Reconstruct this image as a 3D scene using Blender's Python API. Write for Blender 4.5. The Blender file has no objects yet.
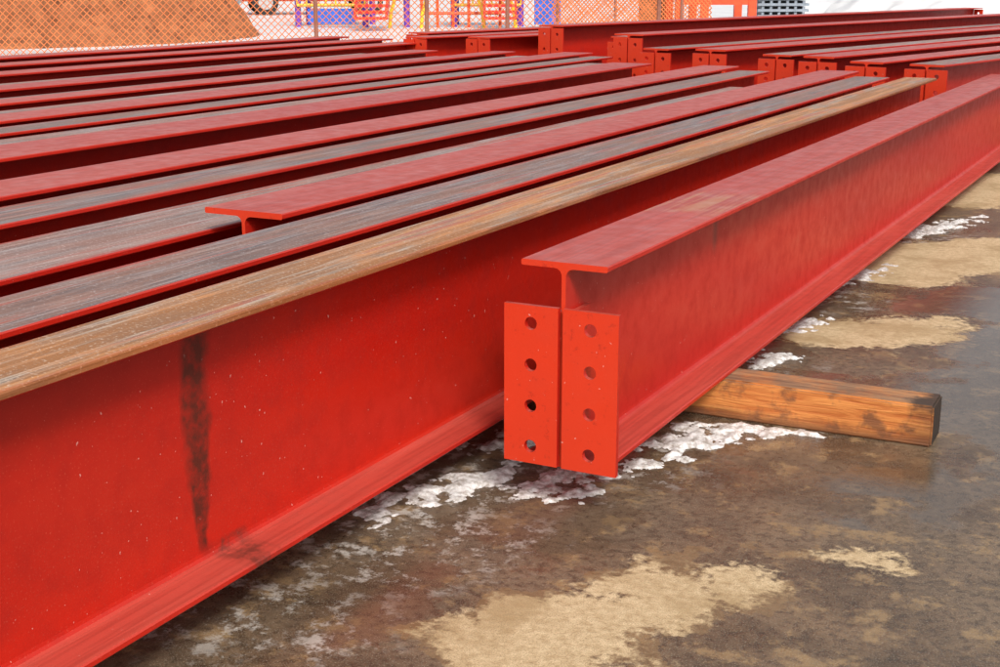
import bpy, bmesh, math, random
from mathutils import Vector, noise, Matrix
random.seed(7)
sc=bpy.context.scene
COL=sc.collection
# ---------------------------------------------------------------- node helpers
def new_mat(name):
    m=bpy.data.materials.new(name); m.use_nodes=True
    nt=m.node_tree; b=nt.nodes['Principled BSDF']
    return m,nt,b
def N(nt,t,**kw):
    n=nt.nodes.new(t)
    for k,v in kw.items(): setattr(n,k,v)
    return n
def L(nt,a,b): nt.links.new(a,b)
def mapped(nt,scale,coord='Object',loc=(0,0,0)):
    tc=N(nt,'ShaderNodeTexCoord'); mp=N(nt,'ShaderNodeMapping')
    mp.inputs['Scale'].default_value=scale; mp.inputs['Location'].default_value=loc
    L(nt,tc.outputs[coord],mp.inputs['Vector']); return mp.outputs['Vector']
def rnd_offset(nt,vec,amt=37.0):
    oi=N(nt,'ShaderNodeObjectInfo'); m=N(nt,'ShaderNodeMath',operation='MULTIPLY'); m.inputs[1].default_value=amt
    L(nt,oi.outputs['Random'],m.inputs[0]); a=N(nt,'ShaderNodeVectorMath',operation='ADD')
    L(nt,vec,a.inputs[0]); L(nt,m.outputs[0],a.inputs[1]); return a.outputs[0]
def noise_t(nt,vec,scale,detail=3,rough=.55,dist=0):
    n=N(nt,'ShaderNodeTexNoise'); n.inputs['Scale'].default_value=scale; n.inputs['Detail'].default_value=detail
    n.inputs['Roughness'].default_value=rough; n.inputs['Distortion'].default_value=dist
    if vec is not None: L(nt,vec,n.inputs['Vector'])
    return n.outputs['Fac']
def ramp(nt,fac,stops,interp='LINEAR'):
    r=N(nt,'ShaderNodeValToRGB'); cr=r.color_ramp; cr.interpolation=interp
    while len(cr.elements)<len(stops): cr.elements.new(.5)
    for e,(p,c) in zip(cr.elements,stops):
        e.position=p
        if not isinstance(c,(tuple,list)): c=(c,c,c)
        e.color=tuple(c)+(1,)
    L(nt,fac,r.inputs['Fac']); return r.outputs['Color']
def mix(nt,fac,a,b,mode='MIX'):
    m=N(nt,'ShaderNodeMix',data_type='RGBA',blend_type=mode)
    for s,v in ((m.inputs[0],fac),(m.inputs[6],a),(m.inputs[7],b)):
        if isinstance(v,(int,float)): s.default_value=v
        elif isinstance(v,(tuple,list)): s.default_value=tuple(v)+(1,)
        else: L(nt,v,s)
    return m.outputs[2]
def math_(nt,op,a,b=None,clamp=False):
    m=N(nt,'ShaderNodeMath',operation=op); m.use_clamp=clamp
    for i,v in ((0,a),(1,b)):
        if v is None: continue
        if isinstance(v,(int,float)): m.inputs[i].default_value=v
        else: L(nt,v,m.inputs[i])
    return m.outputs[0]
def bump(nt,b,h,strength=.3,dist=.01):
    n=N(nt,'ShaderNodeBump'); n.inputs['Distance'].default_value=dist
    if isinstance(strength,(int,float)): n.inputs['Strength'].default_value=strength
    else: L(nt,strength,n.inputs['Strength'])
    L(nt,h,n.inputs['Height']); L(nt,n.outputs[0],b.inputs['Normal']); return n
def simple(name,col,rough=.6,var=.2,scale=8,metal=0,bmp=.15,det=3):
    m,nt,b=new_mat(name); v=mapped(nt,(1,1,1)); f=noise_t(nt,v,scale,det,.65)
    f=ramp(nt,f,[(.3,0),(.7,1)])
    c=mix(nt,f,tuple(x*(1-var) for x in col),tuple(min(1,x*(1+var)) for x in col))
    L(nt,c,b.inputs['Base Color']); b.inputs['Roughness'].default_value=rough; b.inputs['Metallic'].default_value=metal
    if bmp>0: bump(nt,b,noise_t(nt,v,scale*6,2),bmp,.01)
    return m
# ---------------------------------------------------------------- materials
def paint(name,streak=False,scuff=False):
    m,nt,b=new_mat(name)
    v=rnd_offset(nt,mapped(nt,(1,1,1)))
    vs=rnd_offset(nt,mapped(nt,(1,.12,1)))
    big=noise_t(nt,vs,4,4,.6); med=noise_t(nt,v,22,3,.6); fine=noise_t(nt,v,300,1,.5)
    c=mix(nt,ramp(nt,big,[(.3,0),(.7,1)]),(.43,.011,.006),(.54,.020,.008))
    c=mix(nt,ramp(nt,med,[(.45,0),(.8,.45)]),c,(.31,.009,.005))
    c=mix(nt,ramp(nt,fine,[(.64,0),(.76,.35)]),c,(.66,.12,.075))
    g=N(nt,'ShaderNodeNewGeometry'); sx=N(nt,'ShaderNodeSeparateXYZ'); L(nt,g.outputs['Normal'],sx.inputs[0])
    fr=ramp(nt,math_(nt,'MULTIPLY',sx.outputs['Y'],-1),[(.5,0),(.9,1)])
    c=mix(nt,math_(nt,'MULTIPLY',fr,.7),c,(.68,.055,.018))  # front-facing ends: sunlit orange brightness painted into the colour
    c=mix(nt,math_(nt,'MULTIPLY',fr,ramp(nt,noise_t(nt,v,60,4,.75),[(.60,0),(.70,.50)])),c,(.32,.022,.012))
    sp=noise_t(nt,v,150,1,.4)
    c=mix(nt,ramp(nt,sp,[(.785,0),(.80,.5)]),c,(.75,.45,.40))
    vl=rnd_offset(nt,mapped(nt,(1,.03,1)))
    stl=noise_t(nt,vl,110,3,.6)
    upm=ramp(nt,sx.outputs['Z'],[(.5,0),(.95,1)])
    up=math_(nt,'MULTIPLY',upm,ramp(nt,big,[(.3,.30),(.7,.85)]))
    c=mix(nt,up,c,(.50,.105,.075))  # washed-out sky sheen on upward faces, painted as a paler pink
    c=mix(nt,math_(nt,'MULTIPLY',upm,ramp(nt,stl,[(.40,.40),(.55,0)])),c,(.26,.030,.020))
    if streak or scuff:
        tc=N(nt,'ShaderNodeTexCoord'); s=N(nt,'ShaderNodeSeparateXYZ'); L(nt,tc.outputs['Object'],s.inputs[0])
        pat=noise_t(nt,v,38,4,.65)
        def band(o,c0,hw,soft,nz=.05):
            wob=math_(nt,'MULTIPLY',math_(nt,'SUBTRACT',noise_t(nt,v,9,3),.5),nz)
            d=math_(nt,'ABSOLUTE',math_(nt,'ADD',math_(nt,'SUBTRACT',o,c0),wob))
            return math_(nt,'DIVIDE',math_(nt,'SUBTRACT',hw,d),soft,clamp=True)
    if streak:
        wob=math_(nt,'MULTIPLY',math_(nt,'SUBTRACT',noise_t(nt,v,9,3),.5),.07)
        dy=math_(nt,'ABSOLUTE',math_(nt,'ADD',math_(nt,'SUBTRACT',s.outputs['Y'],1.462),wob))
        hw=math_(nt,'ADD',math_(nt,'MULTIPLY',math_(nt,'SUBTRACT',s.outputs['Z'],.12),.07),.017)
        mk=math_(nt,'SUBTRACT',1.0,math_(nt,'DIVIDE',dy,hw))
        mk=ramp(nt,mk,[(.0,0),(.45,1)])
        mk=math_(nt,'MULTIPLY',mk,ramp(nt,s.outputs['Z'],[(.105,0),(.13,1)])); mk=math_(nt,'MULTIPLY',mk,ramp(nt,pat,[(.32,.35),(.58,.88)]))
        c=mix(nt,mk,c,(.055,.016,.010))
        fk=math_(nt,'MULTIPLY',band(s.outputs['Y'],1.52,.05,.03),ramp(nt,s.outputs['Z'],[(.12,1),(.125,0)]))
        c=mix(nt,math_(nt,'MULTIPLY',fk,ramp(nt,pat,[(.4,.1),(.6,.8)])),c,(.10,.03,.02))
    if scuff:
        tz=ramp(nt,s.outputs['Z'],[(.44,0),(.45,1)])
        k=math_(nt,'MULTIPLY',math_(nt,'MULTIPLY',band(s.outputs['Y'],2.84,.17,.05,.2),upm),tz)
        c=mix(nt,math_(nt,'MULTIPLY',k,ramp(nt,stl,[(.44,0),(.58,.6)])),c,(.46,.24,.12))
        k=math_(nt,'MULTIPLY',band(s.outputs['Y'],2.9,.022,.02,.02),band(s.outputs['Z'],.39,.05,.03,.04))
        k=math_(nt,'MULTIPLY',k,ramp(nt,sx.outputs['X'],[(.5,0),(.9,.6)]))
        c=mix(nt,k,c,(.13,.02,.015))
    L(nt,c,b.inputs['Base Color'])
    L(nt,ramp(nt,med,[(.3,.28),(.7,.46)]),b.inputs['Roughness'])
    b.inputs['Specular IOR Level'].default_value=.4
    h=math_(nt,'ADD',math_(nt,'MULTIPLY',fine,.3),med)
    bump(nt,b,h,.20,.0018)
    return m
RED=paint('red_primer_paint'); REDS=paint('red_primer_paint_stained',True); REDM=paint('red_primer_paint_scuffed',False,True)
def steel(name,base,dark,rust,rustamt,redamt,edge=.9):
    m,nt,b=new_mat(name)
    vs=rnd_offset(nt,mapped(nt,(1,.025,1))); vm=rnd_offset(nt,mapped(nt,(1,.16,1)))
    st=noise_t(nt,vs,190,4,.7); st2=noise_t(nt,vs,45,3,.6); bl=noise_t(nt,vm,16,5,.7)
    v=rnd_offset(nt,mapped(nt,(1,1,1))); fine=noise_t(nt,v,200,2)
    c=mix(nt,ramp(nt,st,[(.42,0),(.58,1)]),dark,base)
    c=mix(nt,math_(nt,'MULTIPLY',ramp(nt,bl,[(.42,0),(.58,1)]),rustamt),c,rust)
    c=mix(nt,math_(nt,'MULTIPLY',ramp(nt,st2,[(.48,0),(.56,1)]),rustamt),c,tuple(x*.50 for x in rust))
    c=mix(nt,math_(nt,'MULTIPLY',ramp(nt,st2,[(.38,1),(.44,0)]),redamt),c,(.42,.07,.035))
    c=mix(nt,ramp(nt,fine,[(.58,0),(.72,.6)]),c,tuple(min(1,x*1.5) for x in base))
    tc=N(nt,'ShaderNodeTexCoord'); s=N(nt,'ShaderNodeSeparateXYZ'); L(nt,tc.outputs['Generated'],s.inputs[0])
    e=math_(nt,'ABSOLUTE',math_(nt,'SUBTRACT',s.outputs['X'],.5))
    e=math_(nt,'ADD',e,math_(nt,'MULTIPLY',math_(nt,'SUBTRACT',bl,.5),.2))
    c=mix(nt,ramp(nt,e,[(.44,0),(.51,edge)]),c,(.42,.035,.020))
    L(nt,c,b.inputs['Base Color']); b.inputs['Metallic'].default_value=.1
    L(nt,ramp(nt,st,[(.3,.34),(.7,.6)]),b.inputs['Roughness'])
    bump(nt,b,math_(nt,'ADD',st,fine),.25,.0012); return m
RUSTY=steel('bare_steel_rusty',(.50,.38,.29),(.20,.13,.09),(.64,.24,.05),.80,.6,.5)
RUSTE=steel('bare_steel_rusty_edge',(.34,.15,.08),(.16,.06,.03),(.50,.16,.045),.6,.6,0)
GREY=steel('bare_steel_mill_scale',(.35,.29,.28),(.095,.080,.080),(.40,.16,.085),.50,.6)
GREYR=steel('bare_steel_red_wash',(.46,.38,.36),(.19,.14,.125),(.42,.17,.10),.48,.8)

# ground ----------------------------------------------------------
def ground_mat():
    m,nt,b=new_mat('wet_concrete')
    tc=N(nt,'ShaderNodeTexCoord'); P=tc.outputs['Object']
    dn=N(nt,'ShaderNodeTexNoise'); dn.inputs['Scale'].default_value=5; dn.inputs['Detail'].default_value=4; dn.inputs['Roughness'].default_value=.62
    L(nt,P,dn.inputs['Vector'])
    d0=N(nt,'ShaderNodeVectorMath',operation='SUBTRACT'); L(nt,dn.outputs['Color'],d0.inputs[0]); d0.inputs[1].default_value=(.5,.5,.5)
    d1=N(nt,'ShaderNodeVectorMath',operation='SCALE'); L(nt,d0.outputs[0],d1.inputs[0]); d1.inputs['Scale'].default_value=.34
    d2=N(nt,'ShaderNodeVectorMath',operation='ADD'); L(nt,P,d2.inputs[0]); L(nt,d1.outputs[0],d2.inputs[1])
    fl=N(nt,'ShaderNodeVectorMath',operation='MULTIPLY'); L(nt,d2.outputs[0],fl.inputs[0]); fl.inputs[1].default_value=(1,1,0)
    def blobs(cs):
        acc=None
        for (x,y,r) in cs:
            d=N(nt,'ShaderNodeVectorMath',operation='DISTANCE'); L(nt,fl.outputs[0],d.inputs[0]); d.inputs[1].default_value=(x,y,0)
            k=math_(nt,'SUBTRACT',r,d.outputs['Value'])
            acc=k if acc is None else math_(nt,'MAXIMUM',acc,k)
        return acc
    big=noise_t(nt,P,1.7,3,.6); med=noise_t(nt,P,6,6,.66); fin=noise_t(nt,P,55,4,.7); grit=noise_t(nt,P,420,2,.6)
    dry=blobs([(-.88,1.60,.08),(-.78,1.70,.14),(-.70,1.84,.12),(-.60,1.98,.09),(-.80,1.57,.10),(-.70,1.58,.11),
               (-.45,2.15,.065),(-.40,2.19,.04),
               (-.82,3.62,.17),(-.70,3.75,.14),(-.62,3.86,.09),
               (-.88,4.55,.25),(-.78,4.85,.30),(-.60,5.1,.25),(-1.0,6.3,.35),(-.8,6.8,.4),(-.5,6.0,.25),(.3,3.6,.3),(.6,2.2,.25)])
    nz=math_(nt,'MULTIPLY',math_(nt,'SUBTRACT',fin,.5),.9)
    dr6=math_(nt,'MULTIPLY',dry,6.0)
    drym=ramp(nt,math_(nt,'ADD',dr6,nz),[(.0,0),(.2,1)])
    halo=ramp(nt,math_(nt,'ADD',dr6,math_(nt,'MULTIPLY',math_(nt,'SUBTRACT',med,.5),2.4)),[(-.0,0),(.05,1)])
    pud=blobs([(-.2,3.2,.40),(-.35,3.7,.3),(.0,2.8,.36),(-.95,2.45,.2),(-1.0,2.05,.18),(-1.1,1.65,.16),(-.45,2.5,.18),(-.75,3.1,.16),(-.5,4.2,.3),(-1.0,3.4,.15)])
    pudm=ramp(nt,math_(nt,'ADD',math_(nt,'MULTIPLY',pud,5.0),math_(nt,'MULTIPLY',math_(nt,'SUBTRACT',med,.5),3.0)),[(0,0),(.3,1)])
    pudm=math_(nt,'MULTIPLY',pudm,math_(nt,'SUBTRACT',1.0,drym))
    wet=mix(nt,ramp(nt,med,[(.38,0),(.62,1)]),(.070,.046,.027),(.200,.132,.076))
    wet=mix(nt,ramp(nt,big,[(.42,0),(.60,.6)]),wet,(.200,.150,.102))
    wet=mix(nt,ramp(nt,fin,[(.38,.7),(.54,0)]),wet,(.048,.033,.021))
    wet=mix(nt,ramp(nt,noise_t(nt,P,10,6,.72),[(.54,0),(.62,.70)]),wet,(.34,.225,.11))
    wet=mix(nt,ramp(nt,grit,[(.56,0),(.68,.7)]),wet,(.38,.32,.25))
    wet=mix(nt,math_(nt,'MULTIPLY',pudm,.45),wet,(.085,.058,.038))
    ice=noise_t(nt,P,16,6,.78)
    icez=blobs([(-1.2,1.9,.30),(-1.25,2.3,.35),(-1.0,2.45,.25),(-1.3,1.5,.25),(-1.1,1.5,.15),(-.95,3.2,.2),(-1.0,4,.25),(-1.0,5.2,.3),(-.7,2.9,.2)])
    icem=math_(nt,'MULTIPLY',ramp(nt,ice,[(.52,0),(.60,.7)]),ramp(nt,math_(nt,'MULTIPLY',icez,4),[(0,0),(.6,1)]))
    wet=mix(nt,icem,wet,(.60,.57,.52))
    dryc=mix(nt,ramp(nt,fin,[(.32,0),(.62,1)]),(.44,.31,.165),(.66,.51,.31))
    dryc=mix(nt,ramp(nt,med,[(.46,0),(.62,.75)]),dryc,(.37,.25,.12))
    dryc=mix(nt,ramp(nt,grit,[(.38,.6),(.5,0)]),dryc,(.25,.17,.09))
    wet=mix(nt,math_(nt,'MULTIPLY',halo,.5),wet,(.27,.175,.085))
    c=mix(nt,drym,wet,dryc)
    L(nt,c,b.inputs['Base Color'])
    wr=ramp(nt,big,[(.40,.18),(.58,.40)])
    wr=mix(nt,ramp(nt,fin,[(.4,0),(.7,.6)]),wr,(.5,.5,.5))
    wr=mix(nt,pudm,wr,(.07,.07,.07))
    r=mix(nt,drym,wr,(.85,.85,.85)); L(nt,r,b.inputs['Roughness'])
    h=math_(nt,'ADD',fin,math_(nt,'MULTIPLY',grit,.35))
    h=math_(nt,'ADD',h,math_(nt,'MULTIPLY',med,1.2))
    bs=math_(nt,'ADD',math_(nt,'MULTIPLY',pudm,-.28),.36)
    bump(nt,b,h,bs,.006)
    return m
GROUND=ground_mat()
def snow_mat(name='snow',bs=20,c1=(.72,.76,.82),c2=(.86,.88,.90)):
    m,nt,b=new_mat(name); v=mapped(nt,(1,1,1)); f=noise_t(nt,v,bs,4,.65)
    L(nt,mix(nt,ramp(nt,f,[(.35,0),(.6,1)]),c1,c2),b.inputs['Base Color']); b.inputs['Roughness'].default_value=.45
    bump(nt,b,f,.5,.02 if bs<10 else .004); return m
SNOWF=snow_mat('snow_field',1.2,(.70,.71,.73),(.84,.84,.84))
SLUSH=snow_mat('slush',70,(.36,.32,.28),(.84,.84,.83))
def wood_mat():
    m,nt,b=new_mat('timber')
    v=mapped(nt,(1.2,14,14)); v1=mapped(nt,(1,1,1)); g=noise_t(nt,v,6,4,.65,.6); bl=noise_t(nt,v1,14,4,.65)
    c=mix(nt,ramp(nt,g,[(.35,0),(.65,1)]),(.44,.12,.022),(.72,.29,.075))
    c=mix(nt,ramp(nt,bl,[(.52,0),(.64,.8)]),c,(.15,.06,.028))
    geo=N(nt,'ShaderNodeNewGeometry'); sx=N(nt,'ShaderNodeSeparateXYZ'); L(nt,geo.outputs['Normal'],sx.inputs[0])
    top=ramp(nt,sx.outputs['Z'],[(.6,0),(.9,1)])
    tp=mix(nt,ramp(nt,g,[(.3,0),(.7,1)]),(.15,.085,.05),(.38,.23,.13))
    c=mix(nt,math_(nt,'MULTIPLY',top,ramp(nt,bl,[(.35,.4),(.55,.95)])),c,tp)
    tc=N(nt,'ShaderNodeTexCoord'); s=N(nt,'ShaderNodeSeparateXYZ'); L(nt,tc.outputs['Object'],s.inputs[0])
    xx=math_(nt,'ADD',s.outputs['X'],math_(nt,'MULTIPLY',math_(nt,'SUBTRACT',bl,.5),.16))
    en=math_(nt,'DIVIDE',math_(nt,'ADD',xx,.505),.04,clamp=True)
    c=mix(nt,math_(nt,'MULTIPLY',en,math_(nt,'ADD',math_(nt,'MULTIPLY',top,.40),.50)),c,(.040,.026,.018))
    # darker towards the foot of the block
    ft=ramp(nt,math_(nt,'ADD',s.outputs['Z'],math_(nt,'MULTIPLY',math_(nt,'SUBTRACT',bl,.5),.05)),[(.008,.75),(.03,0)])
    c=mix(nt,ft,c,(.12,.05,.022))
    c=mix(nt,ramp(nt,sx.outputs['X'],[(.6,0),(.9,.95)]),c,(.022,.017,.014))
    L(nt,c,b.inputs['Base Color']); b.inputs['Roughness'].default_value=.6
    bump(nt,b,g,.7,.005); return m
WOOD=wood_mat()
DIRT=simple('dirt',(.29,.11,.045),.95,.6,6,bmp=.8,det=6)
ORANGE=simple('orange_mesh_plastic',(.72,.20,.06),.6,bmp=0)
GALV=simple('rusty_post',(.30,.12,.08),.5,metal=.2)
PURPLE=simple('purple_paint',(.16,.05,.42),.4); YELLOW=simple('yellow_paint',(.85,.52,.03),.4)
BLUE=simple('blue_plastic',(.03,.12,.55),.4); REDP=simple('red_plastic',(.70,.03,.02),.4)
ORP=simple('orange_red_paint',(.72,.07,.015),.45); DARK=simple('dark_rubber',(.02,.02,.02),.8)
WHITEP=simple('white_car_paint',(.42,.45,.48),.25,.05); GLASS=simple('dark_glass',(.03,.04,.05),.08,.1)
DECK=simple('galvanised_decking',(.24,.28,.33),.45,metal=.3)
BROWN=simple('brown_plywood',(.33,.15,.06),.8); HUB=simple('wheel_hub',(.5,.5,.5),.35,metal=.6)
# ---------------------------------------------------------------- mesh helpers
def obj(name,bm,mats,parent=None,smooth=False):
    me=bpy.data.meshes.new(name); bm.to_mesh(me); bm.free()
    for m in (mats if isinstance(mats,(list,tuple)) else [mats]): me.materials.append(m)
    if smooth:
        for p in me.polygons: p.use_smooth=True
    o=bpy.data.objects.new(name,me); COL.objects.link(o)
    if parent: o.parent=parent
    return o
def add_box(bm,c,s,mi=0,rot=None):
    r=bmesh.ops.create_cube(bm,size=1.0)
    M=Matrix.Translation(c)@(rot if rot else Matrix())@Matrix.Diagonal((s[0],s[1],s[2],1))
    bmesh.ops.transform(bm,matrix=M,verts=r['verts'])
    for f in set(f for v in r['verts'] for f in v.link_faces): f.material_index=mi
    return r['verts']
def add_tube(bm,a,b,r,seg=10,mi=0):
    a=Vector(a);b=Vector(b);d=b-a
    q=d.to_track_quat('Z','Y').to_matrix().to_4x4()
    g=bmesh.ops.create_cone(bm,cap_ends=True,segments=seg,radius1=r,radius2=r,depth=d.length)
    bmesh.ops.transform(bm,matrix=Matrix.Translation((a+b)/2)@q,verts=g['verts'])
    for f in set(f for v in g['verts'] for f in v.link_faces): f.material_index=mi
def plate_with_holes(bm,x0,x1,z0,z1,y0,y1,n,r,pitch):
    cx=(x0+x1)/2; mid=(z0+z1)/2
    hz=[mid+(i-(n-1)/2)*pitch for i in range(n)]
    zs=[z0]+[(hz[i]+hz[i+1])/2 for i in range(n-1)]+[z1]
    for i,h in enumerate(hz):
        a0,a1=zs[i],zs[i+1]
        ang=[2*math.pi*k/28 for k in range(28)]+[math.atan2(b-h,a-cx)%(2*math.pi) for a in(x0,x1) for b in(a0,a1)]
        ang=sorted(set(round(a,5) for a in ang))
        outer=[];inner=[]
        for a in ang:
            dx,dz=math.cos(a),math.sin(a)
            t=1e9
            if dx>1e-6:t=min(t,(x1-cx)/dx)
            if dx<-1e-6:t=min(t,(x0-cx)/dx)
            if dz>1e-6:t=min(t,(a1-h)/dz)
            if dz<-1e-6:t=min(t,(a0-h)/dz)
            outer.append((cx+dx*t,h+dz*t)); inner.append((cx+dx*r,h+dz*r))
        of=[bm.verts.new((p[0],y0,p[1])) for p in outer]; ob=[bm.verts.new((p[0],y1,p[1])) for p in outer]
        inf=[bm.verts.new((p[0],y0,p[1])) for p in inner]; ib=[bm.verts.new((p[0],y1,p[1])) for p in inner]
        k=len(ang)
        for j in range(k):
            q=(j+1)%k
            bm.faces.new((of[j],inf[j],inf[q],of[q])); bm.faces.new((ob[j],ob[q],ib[q],ib[j]))
            bm.faces.new((inf[j],ib[j],ib[q],inf[q]))
            m=((outer[j][0]+outer[q][0])/2,(outer[j][1]+outer[q][1])/2)
            if abs(m[0]-x0)<1e-5 or abs(m[0]-x1)<1e-5 or (abs(m[1]-z0)<1e-5) or (abs(m[1]-z1)<1e-5):
                bm.faces.new((of[j],of[q],ob[q],ob[j]))
def beam(xr,ztop,w,y0,y1,zb=.09,tf=.011,tw=.008,top=None,red=None,clip=0,cliph=.293,rot=0,name='steel_i_beam',clipw=.110,edge=None):
    cx=xr-w/2; H=ztop-zb
    hw=w/2; c=.0022; fil=.014
    R=[(hw-c,0),(hw,c),(hw,tf-c),(hw-c,tf)]
    for k in range(0,5):
        a=math.pi/2*k/4
        R.append((tw/2+fil-fil*math.sin(a), tf+fil-fil*math.cos(a)))
    T=[(x,H-z) for (x,z) in reversed(R)]
    right=R+T
    prof=right+[(-x,z) for (x,z) in reversed(right)]
    bm=bmesh.new(); n=len(prof)
    ns=max(2,int((y1-y0)/1.0))
    rings=[]
    for i in range(ns+1):
        t=i/ns; y=y0+(y1-y0)*t
        rings.append([bm.verts.new((cx+x,y,zb+z)) for x,z in prof])
    for i in range(ns):
        for j in range(n):
            q=(j+1)%n
            f=bm.faces.new((rings[i][j],rings[i][q],rings[i+1][q],rings[i+1][j]))
            za=prof[j][1];zc=prof[q][1]
            if top is not None and za>H-1e-6 and zc>H-1e-6: f.material_index=1
            elif edge is not None and za>H-tf and zc>H-tf: f.material_index=2
    bm.faces.new(list(reversed(rings[0]))); bm.faces.new(rings[-1])
    def clipangle(ye,sgn):
        zc0=zb+.002 if clip==1 else zb+H*.5-cliph/2
        for s in (-1,1):
            xa=cx+s*(tw/2+.0005); xb=cx+s*clipw
            yf=ye-sgn*.012
            plate_with_holes(bm,min(xa,xb),max(xa,xb),zc0,zc0+cliph,min(yf,yf+sgn*.010),max(yf,yf+sgn*.010),4,.0118,.076*cliph/.293)
            if sgn>0: add_box(bm,(cx+s*(tw/2+.0055),ye+.045,zc0+cliph/2+.006),(.009,.085,cliph-.03))
    if clip: clipangle(y0,1)
    if clip==2: clipangle(y1,-1)
    bmesh.ops.recalc_face_normals(bm,faces=bm.faces)
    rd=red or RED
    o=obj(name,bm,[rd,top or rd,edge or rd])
    if rot:
        piv=Vector((cx,y0,0)); M=Matrix.Translation(piv)@Matrix.Rotation(math.radians(rot),4,'Z')@Matrix.Translation(-piv)
        o.data.transform(M)
    return o
# ---------------------------------------------------------------- beams, group 1
beam(-.886,.465,.165,2.10,7.5,clip=1,red=REDM)
beam(-1.186,.485,.150,-.6,6.75,top=RUSTY,red=REDS,edge=RUSTE)
beam(-1.396,.485,.165,-.6,6.7,top=GREY)
beam(-1.587,.497,.190,2.13,6.9,tf=.012)
beam(-1.792,.445,.262,-.4,6.3,top=GREYR)
beam(-2.10,.470,.170,-.2,7.1,top=GREY)
beam(-2.30,.485,.200,0,7.2)
beam(-2.56,.43,.17,0,7.3,top=GREY)
beam(-2.80,.485,.24,.4,7.2)
beam(-3.12,.465,.16,.4,7.4,top=GREYR)
beam(-3.33,.475,.15,.4,7.9,top=GREY)
beam(-3.55,.485,.20,.6,8.1)
beam(-3.82,.465,.18,.6,7.9,top=GREYR)
beam(-4.10,.48,.16,.8,8.1)
beam(-4.33,.46,.15,.8,7.7,top=GREY)
beam(-4.57,.485,.20,1,7.9)
beam(-4.86,.47,.16,1,7.6,rot=-.3,top=GREYR)
beam(-5.15,.50,.20,1.2,8.6,rot=-.5)
beam(-5.46,.47,.16,1.2,8.8,top=GREY,rot=-.7)
beam(-5.72,.50,.20,1.4,9,rot=-.9)
beam(-6.05,.47,.20,1.4,9.2,rot=-1.2,top=GREYR)
beam(-6.45,.49,.20,1.6,9.4,rot=-1.4)
# group 2 / 3 behind: same yard row, on higher dunnage, turned a little clockwise
R2=-12
beam(-1.20,.53,.18,7.05,14,zb=.18,clip=2,rot=R2,top=GREY,cliph=.30)
beam(-1.52,.53,.18,7.15,14,zb=.18,clip=2,rot=R2,cliph=.30)
beam(-1.82,.54,.18,7.35,15,zb=.18,clip=2,rot=R2,cliph=.30)
beam(-2.12,.53,.18,7.6,15,zb=.18,clip=2,top=GREYR,rot=R2,cliph=.30)
beam(-2.50,.55,.20,7.60,17,zb=.18,clip=2,rot=R2,cliph=.32)
beam(-2.90,.54,.18,7.75,17,zb=.18,clip=2,rot=R2,top=GREY,cliph=.31)
beam(-3.26,.60,.22,8.25,17,zb=.18,clip=2,cliph=.37,rot=R2)
beam(-3.64,.55,.18,9.0,17,zb=.18,clip=2,rot=R2,top=GREY)
beam(-4.16,.62,.22,9.00,17,zb=.18,clip=2,cliph=.40,rot=R2)
beam(-4.60,.54,.20,8.7,16,zb=.18,clip=2,rot=R2,cliph=.33)
beam(-5.00,.54,.20,8.5,15,zb=.18,clip=2,rot=R2,cliph=.33)
beam(-5.40,.54,.20,9.2,15,zb=.18,clip=2,rot=R2,cliph=.33)
# ---------------------------------------------------------------- timbers
def timber(x0,x1,y,z=.09,d=.09,rot=0):
    bm=bmesh.new(); add_box(bm,((x0+x1)/2,y,z/2),(x1-x0,d,z-.001))
    bmesh.ops.subdivide_edges(bm,edges=bm.edges[:],cuts=6,use_grid_fill=True)
    for v in bm.verts:
        n=noise.noise_vector(v.co*9+Vector((3,7,1)))
        v.co+=Vector((n.x*.002,n.y*.0025,n.z*.0012))
    bmesh.ops.bevel(bm,geom=[e for e in bm.edges if e.is_manifold and e.calc_face_angle(0)>1.0],offset=.004,segments=2,affect='EDGES')
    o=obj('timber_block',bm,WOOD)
    if rot:
        p=Vector(((x0+x1)/2,y,0)); o.data.transform(Matrix.Translation(p)@Matrix.Rotation(math.radians(rot),4,'Z')@Matrix.Translation(-p))
    return o
timber(-1.36,-.442,2.82,d=.10,rot=.8)
timber(-2.6,-1.40,2.95); timber(-4.4,-2.7,3.0); timber(-6.9,-4.5,3.2)
timber(-2.2,-1.0,6.3); timber(-4.4,-2.3,6.6); timber(-6.9,-4.5,7.0)
timber(-2.6,-1.2,.3)
timber(-2.2,-.7,8.6,z=.18); timber(-3.8,-2.3,9.6,z=.18); timber(-5.8,-3.9,9.9,z=.18); timber(-4.4,-.2,12.5,z=.18)
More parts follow.
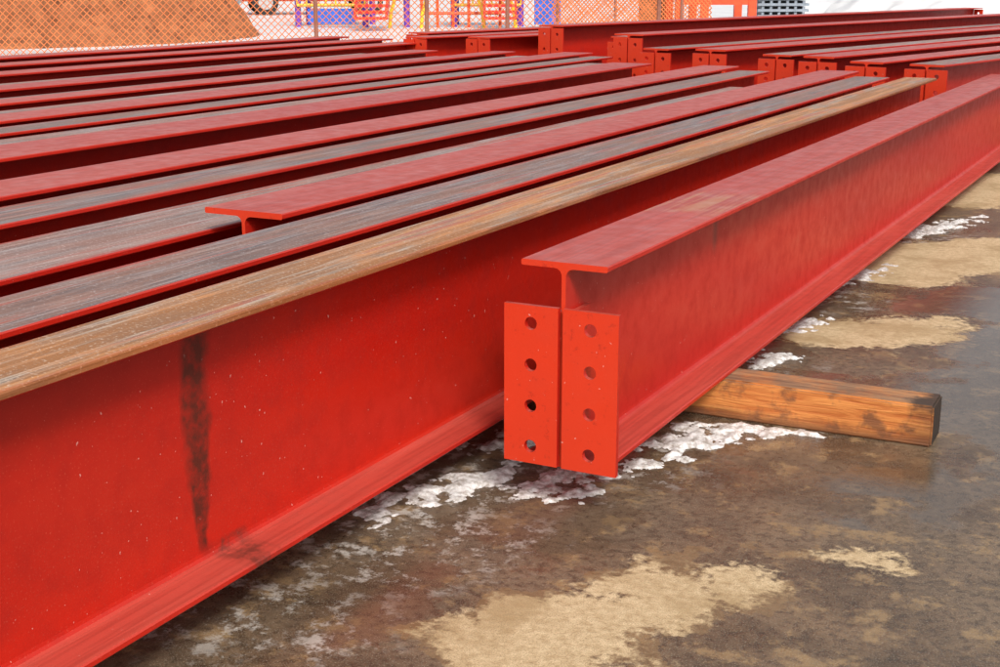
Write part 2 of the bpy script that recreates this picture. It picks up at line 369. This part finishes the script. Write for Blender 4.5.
# ---------------------------------------------------------------- ground
hv=Vector((-.4617,.8870,0)); rv=Vector((.8870,.4617,0))
def HR(h,r,z=0): 
    p=hv*h+rv*r; return Vector((p.x,p.y,z))
bm=bmesh.new(); bmesh.ops.create_grid(bm,x_segments=8,y_segments=8,size=300); obj('ground',bm,GROUND)
bm=bmesh.new(); cols=[]
for i in range(161):
    r=-80+i; front=15.2+noise.noise(Vector((r*.4,0,0)))*1.2
    cols.append([bm.verts.new(HR(h if k else front,r,.004+ (0 if k==0 else .03+.05*max(0,noise.noise(Vector((r*.5,h*.5,3))))))) for k,h in enumerate([0,16.5,18,20,22,25,30,40,60,100,200])])
for i in range(160):
    for k in range(10): bm.faces.new((cols[i][k],cols[i+1][k],cols[i+1][k+1],cols[i][k+1]))
obj('snow_cover',bm,SNOWF,smooth=True)
def snow_patches(name,cs,hmax=.007,fr=20,step=.0045):
    bm=bmesh.new()
    for (cx,cy,rx,ry,ang) in cs:
        ca,sa=math.cos(ang),math.sin(ang); nx=int(2.6*rx/step); ny=int(2.6*ry/step)
        nx=min(nx,130);ny=min(ny,90)
        g={}
        for i in range(nx+1):
            for j in range(ny+1):
                x=(i/nx-.5)*2.6*rx; y=(j/ny-.5)*2.6*ry
                d=(x/rx)**2+(y/ry)**2
                wx,wy=cx+x*ca-y*sa,cy+x*sa+y*ca
                n=noise.fractal(Vector((wx*fr,wy*fr,1.3)),.75,2.1,6)
                q=(1-d)*.50+n*.95-.24
                g[i,j]=(q,bm.verts.new((wx,wy,max(-.001,min(hmax,q*hmax*1.6)+.0015))))
        for i in range(nx):
            for j in range(ny):
                k=[g[i,j],g[i+1,j],g[i+1,j+1],g[i,j+1]]
                if max(a[0] for a in k)>0: bm.faces.new([a[1] for a in k])
    bmesh.ops.delete(bm,geom=[v for v in bm.verts if not v.link_faces],context='VERTS')
    return obj(name,bm,SLUSH,smooth=True)
snow_patches('snow_patches',[(-1.02,2.20,.11,.06,.4),(-1.02,2.30,.10,.05,.5),(-.84,2.70,.14,.045,.25),(-.90,2.58,.12,.05,.9),(-.68,2.745,.05,.012,.0),
  (-.93,3.28,.09,.05,1.2),(-.95,3.68,.13,.045,1.3),(-.93,5.4,.35,.07,1.2),(-.96,4.4,.20,.05,1.4),(-1.22,2.1,.2,.06,1.2),(-.93,2.42,.10,.04,1.0),(-1.2,2.5,.2,.08,1.2),(-1.1,3.2,.3,.09,1.4)])
# ---------------------------------------------------------------- dirt mound
bm=bmesh.new(); n=110; g={}
for i in range(n+1):
    for j in range(n+1):
        r=-15+i/n*12; h=17.6+j/n*11
        dr=(r+8.6)/4.7; dh=(h-22.5)/4.6
        d=math.sqrt(dr*dr+dh*dh)
        z=max(0,1-d)*3.4; z=z if z<1.8 else 1.8+(z-1.8)*.4
        z+=noise.fractal(Vector((r*1.5,h*1.5,0)),.6,2.1,7)*.40*min(1,z*3) - (.05 if d>1 else 0)
        g[i,j]=bm.verts.new(HR(h,r,z))
for i in range(n):
    for j in range(n): bm.faces.new((g[i,j],g[i+1,j],g[i+1,j+1],g[i,j+1]))
obj('dirt_mound',bm,DIRT,smooth=False)
# ---------------------------------------------------------------- mesh fence
def fence(name,p0,p1,H=1.5,sp=.085,th=.0028,posts=(),postmat=GALV):
    root=bpy.data.objects.new(name,None); COL.objects.link(root)
    d=(p1-p0); Ln=d.length; u=d.normalized()
    cu=bpy.data.curves.new('mesh','CURVE'); cu.dimensions='3D'; cu.bevel_depth=th; cu.bevel_resolution=0
    def seg(a,b):
        s=cu.splines.new('POLY'); s.points.add(1)
        for k,p in enumerate((a,b)): s.points[k].co=(p.x,p.y,p.z,1)
    k=-H
    while k<Ln:
        for sg in (1,-1):
            a0,a1=max(k,0),min(k+H,Ln)
            if a1<=a0: continue
            z0,z1=(a0-k),(a1-k)
            if sg<0: z0,z1=H-z0,H-z1
            seg(p0+u*a0+Vector((0,0,z0+.04)),p0+u*a1+Vector((0,0,z1+.04)))
        k+=sp
    cu.materials.append(ORANGE); o=bpy.data.objects.new('mesh',cu); COL.objects.link(o); o.parent=root
    bm=bmesh.new()
    for q in posts:
        a=p0+u*q; add_tube(bm,a,a+Vector((0,0,H+.1)),.025,10)
    add_tube(bm,p0+Vector((0,0,H+.04)),p1+Vector((0,0,H+.04)),.015,8)
    obj('posts',bm,postmat,root)
    return root
p0=HR(16.0,-9.0);p1=HR(16.6,1.9)
fence('orange_mesh_fence',p0,p1,posts=(0,2.9,6.85,8.15,9.1,10.9),sp=.08,th=.005)
fence('safety_fence',HR(24,.9),HR(22.5,3.4),H=1.1,posts=(.1,1.2,2.4),sp=.07,th=.009)
# ---------------------------------------------------------------- car
def car(c,name='parked_car',mat=WHITEP,da=.25):
    root=bpy.data.objects.new(name,None); COL.objects.link(root)
    ang=math.atan2(rv.y,rv.x)
    W=1.75
    prof=[(-2.2,.35),(-2.25,.75),(-2.1,.92),(-1.3,1.0),(-.75,1.42),(.7,1.45),(1.5,1.02),(2.1,.95),(2.22,.7),(2.2,.35)]
    bm=bmesh.new()
    a=[bm.verts.new((x,-W/2,z)) for x,z in prof]; b=[bm.verts.new((x,W/2,z)) for x,z in prof]
    for v in a+b:
        if v.co.z>1.2: v.co.y*=.82
    for i in range(len(prof)):
        q=(i+1)%len(prof); bm.faces.new((a[i],a[q],b[q],b[i]))
    bm.faces.new(a);bm.faces.new(list(reversed(b)))
    bmesh.ops.recalc_face_normals(bm,faces=bm.faces)
    bmesh.ops.bevel(bm,geom=bm.edges[:],offset=.05,segments=2,affect='EDGES')
    obj('body',bm,mat,root,True)
    bm=bmesh.new()
    for s in(-1,1):
        for q in ([(-1.1,1.04),(-.7,1.36),(-.05,1.38),(-.05,1.04)],[(.03,1.04),(.03,1.38),(.65,1.38),(1.25,1.04)]):
            bm.faces.new([bm.verts.new((x,s*(W/2+.004-(z-.95)*.33),z)) for x,z in q])
    obj('windows',bm,GLASS,root)
    bm=bmesh.new()
    for x in(-1.35,1.35):
        for s in(-1,1):
            add_tube(bm,(x,s*(W/2-.2),.33),(x,s*(W/2+.01),.33),.33,24,0); add_tube(bm,(x,s*(W/2+.01),.33),(x,s*(W/2+.025),.33),.19,16,1)
    obj('wheels',bm,[DARK,HUB],root)
    root.location=c; root.rotation_euler=(0,0,ang+da); return root
car(HR(31,-8.0,.03)); car(HR(37,-4.9,.03),mat=REDP)
# ---------------------------------------------------------------- playground
root=bpy.data.objects.new('playground_structure',None); COL.objects.link(root)
def B(bm,h,r,z,sh,sr,sz,mi=0):
    add_box(bm,HR(h,r,z),(sr,sh,sz),mi,Matrix.Rotation(math.atan2(rv.y,rv.x),4,'Z'))
bm=bmesh.new()
for h,r in [(27,-3.9),(27,-2.6),(28.5,-3.9),(28.5,-2.6),(27.2,-.9),(27.2,.4),(28.7,-.9),(28.7,.4),(27,-1.8)]:
    add_tube(bm,HR(h,r,0),HR(h,r,2.7),.06,12)
obj('posts',bm,PURPLE,root)
bm=bmesh.new()
for h0,r0,r1 in ((26.9,-3.9,-2.6),(27.1,-.9,.4)):
    for k in range(8): 
        r=r0+(r1-r0)*k/7; add_tube(bm,HR(h0,r,.45),HR(h0,r,1.1),.018,8)
    add_tube(bm,HR(h0,r0,1.1),HR(h0,r1,1.1),.03,8); add_tube(bm,HR(h0,r0,.45),HR(h0,r1,.45),.03,8)
for k in range(12):
    a=math.pi*k/12; b=math.pi*(k+1)/12
    for r in(-2.1,-1.5): add_tube(bm,HR(26.5,r+.9-.9*math.cos(a),1.2*math.sin(a)),HR(26.5,r+.9-.9*math.cos(b),1.2*math.sin(b)),.035,8)
obj('rails',bm,YELLOW,root)
bm=bmesh.new()
B(bm,27.7,-3.25,.9,1.5,1.4,.08); B(bm,28,-.25,.9,1.5,1.4,.08)
B(bm,26.6,.9,.35,.05,.5,.5); B(bm,26.6,-3.2,.25,.06,.9,.28)
obj('panels',bm,BLUE,root)
bm=bmesh.new()
for (r,h) in ((-2.3,26.3),(.0,26.4)):
    M=8
    for k in range(M):
        z0=1.0-(k/M)*.85; B(bm,h-k*.2,r,z0,.24,.55,.05); B(bm,h-k*.2,r-.28,z0+.08,.24,.04,.2); B(bm,h-k*.2,r+.28,z0+.08,.24,.04,.2)
obj('slides',bm,REDP,root)
bm=bmesh.new()
for k in range(6): add_tube(bm,HR(26.8,-1.5+k*.3,0),HR(26.8,-1.5+k*.3,.9),.03,8)
add_tube(bm,HR(26.8,-1.5,.9),HR(26.8,0,.9),.03,8); add_tube(bm,HR(26.8,-1.5,.3),HR(26.8,0,.3),.03,8)
obj('ladder',bm,ORP,root)
# ---------------------------------------------------------------- red steel frame, decking stack, box
root=bpy.data.objects.new('steel_frame',None); COL.objects.link(root)
bm=bmesh.new()
for r in (3.2,3.65,4.5):
    for h in (25,26.5):
        B(bm,h,r,1.2,.14,.14,2.4); B(bm,h,r,.03,.35,.35,.05)
B(bm,25,3.85,.55,.1,1.3,.12); B(bm,25,3.85,1.6,.1,1.3,.16); B(bm,25.75,3.2,1.6,1.5,.1,.14)
obj('columns',bm,ORP,root)
bm=bmesh.new()
for k in range(10):
    B(bm,28,5.55,.12+k*.11,1.2,1.0,.05,0); 
    for q in range(6): B(bm,28,5.15+q*.16,.17+k*.11,1.15,.05,.05,0)
obj('steel_decking_stack',bm,DECK)
bm=bmesh.new(); B(bm,27,3.0,.45,.6,.6,.8); B(bm,27,3.0,.88,.7,.7,.05); B(bm,26.68,3.0,.45,.03,.1,.7); obj('wooden_crate',bm,BROWN)
bm=bmesh.new(); n=70; g={}
for i in range(n+1):
    for j in range(n+1):
        r=5.9+i/n*14; h=25+j/n*11
        d=math.sqrt(((r-12.0)/6.0)**2+((h-30.5)/5.3)**2)
        z=max(0,1-d)*3.6+noise.fractal(Vector((r*.9,h*.9,5)),.8,2.1,6)*.34*(1 if d<1 else 0)
        g[i,j]=bm.verts.new(HR(h,r,z-.01))
for i in range(n):
    for j in range(n): bm.faces.new((g[i,j],g[i+1,j],g[i+1,j+1],g[i,j+1]))
obj('snow_pile',bm,SNOWF,smooth=True)
# ---------------------------------------------------------------- light
SUN_EL,AZ=42,140
w=bpy.data.worlds.new('World'); sc.world=w; w.use_nodes=True; nt=w.node_tree
bg=nt.nodes['Background']; sky=nt.nodes.new('ShaderNodeTexSky'); sky.sky_type='NISHITA'; sky.sun_disc=False
sky.sun_elevation=math.radians(SUN_EL); sky.sun_rotation=math.radians(AZ); sky.dust_density=4; sky.air_density=1
hs=nt.nodes.new('ShaderNodeHueSaturation'); hs.inputs['Saturation'].default_value=.35
nt.links.new(sky.outputs[0],hs.inputs['Color']); nt.links.new(hs.outputs[0],bg.inputs[0]); bg.inputs[1].default_value=.14
ld=bpy.data.lights.new('sun','SUN'); ld.energy=2.8; ld.angle=math.radians(14); ld.color=(1,.94,.86)
lo=bpy.data.objects.new('sun',ld); COL.objects.link(lo)
a=math.radians(AZ); e=math.radians(SUN_EL)
dirv=Vector((math.sin(a)*math.cos(e),math.cos(a)*math.cos(e),math.sin(e)))
lo.rotation_euler=dirv.to_track_quat('Z','Y').to_euler()
cd=bpy.data.cameras.new('camera'); cam=bpy.data.objects.new('camera',cd); COL.objects.link(cam)
cam.location=(0,0,.94); cam.rotation_euler=(math.radians(90-14.6),0,math.radians(27.5))
cd.sensor_width=36; cd.lens=49.03; cd.clip_end=1000; cd.clip_start=.02
sc.camera=cam
sc.view_settings.view_transform='Standard'; sc.view_settings.look='None'; sc.view_settings.exposure=0
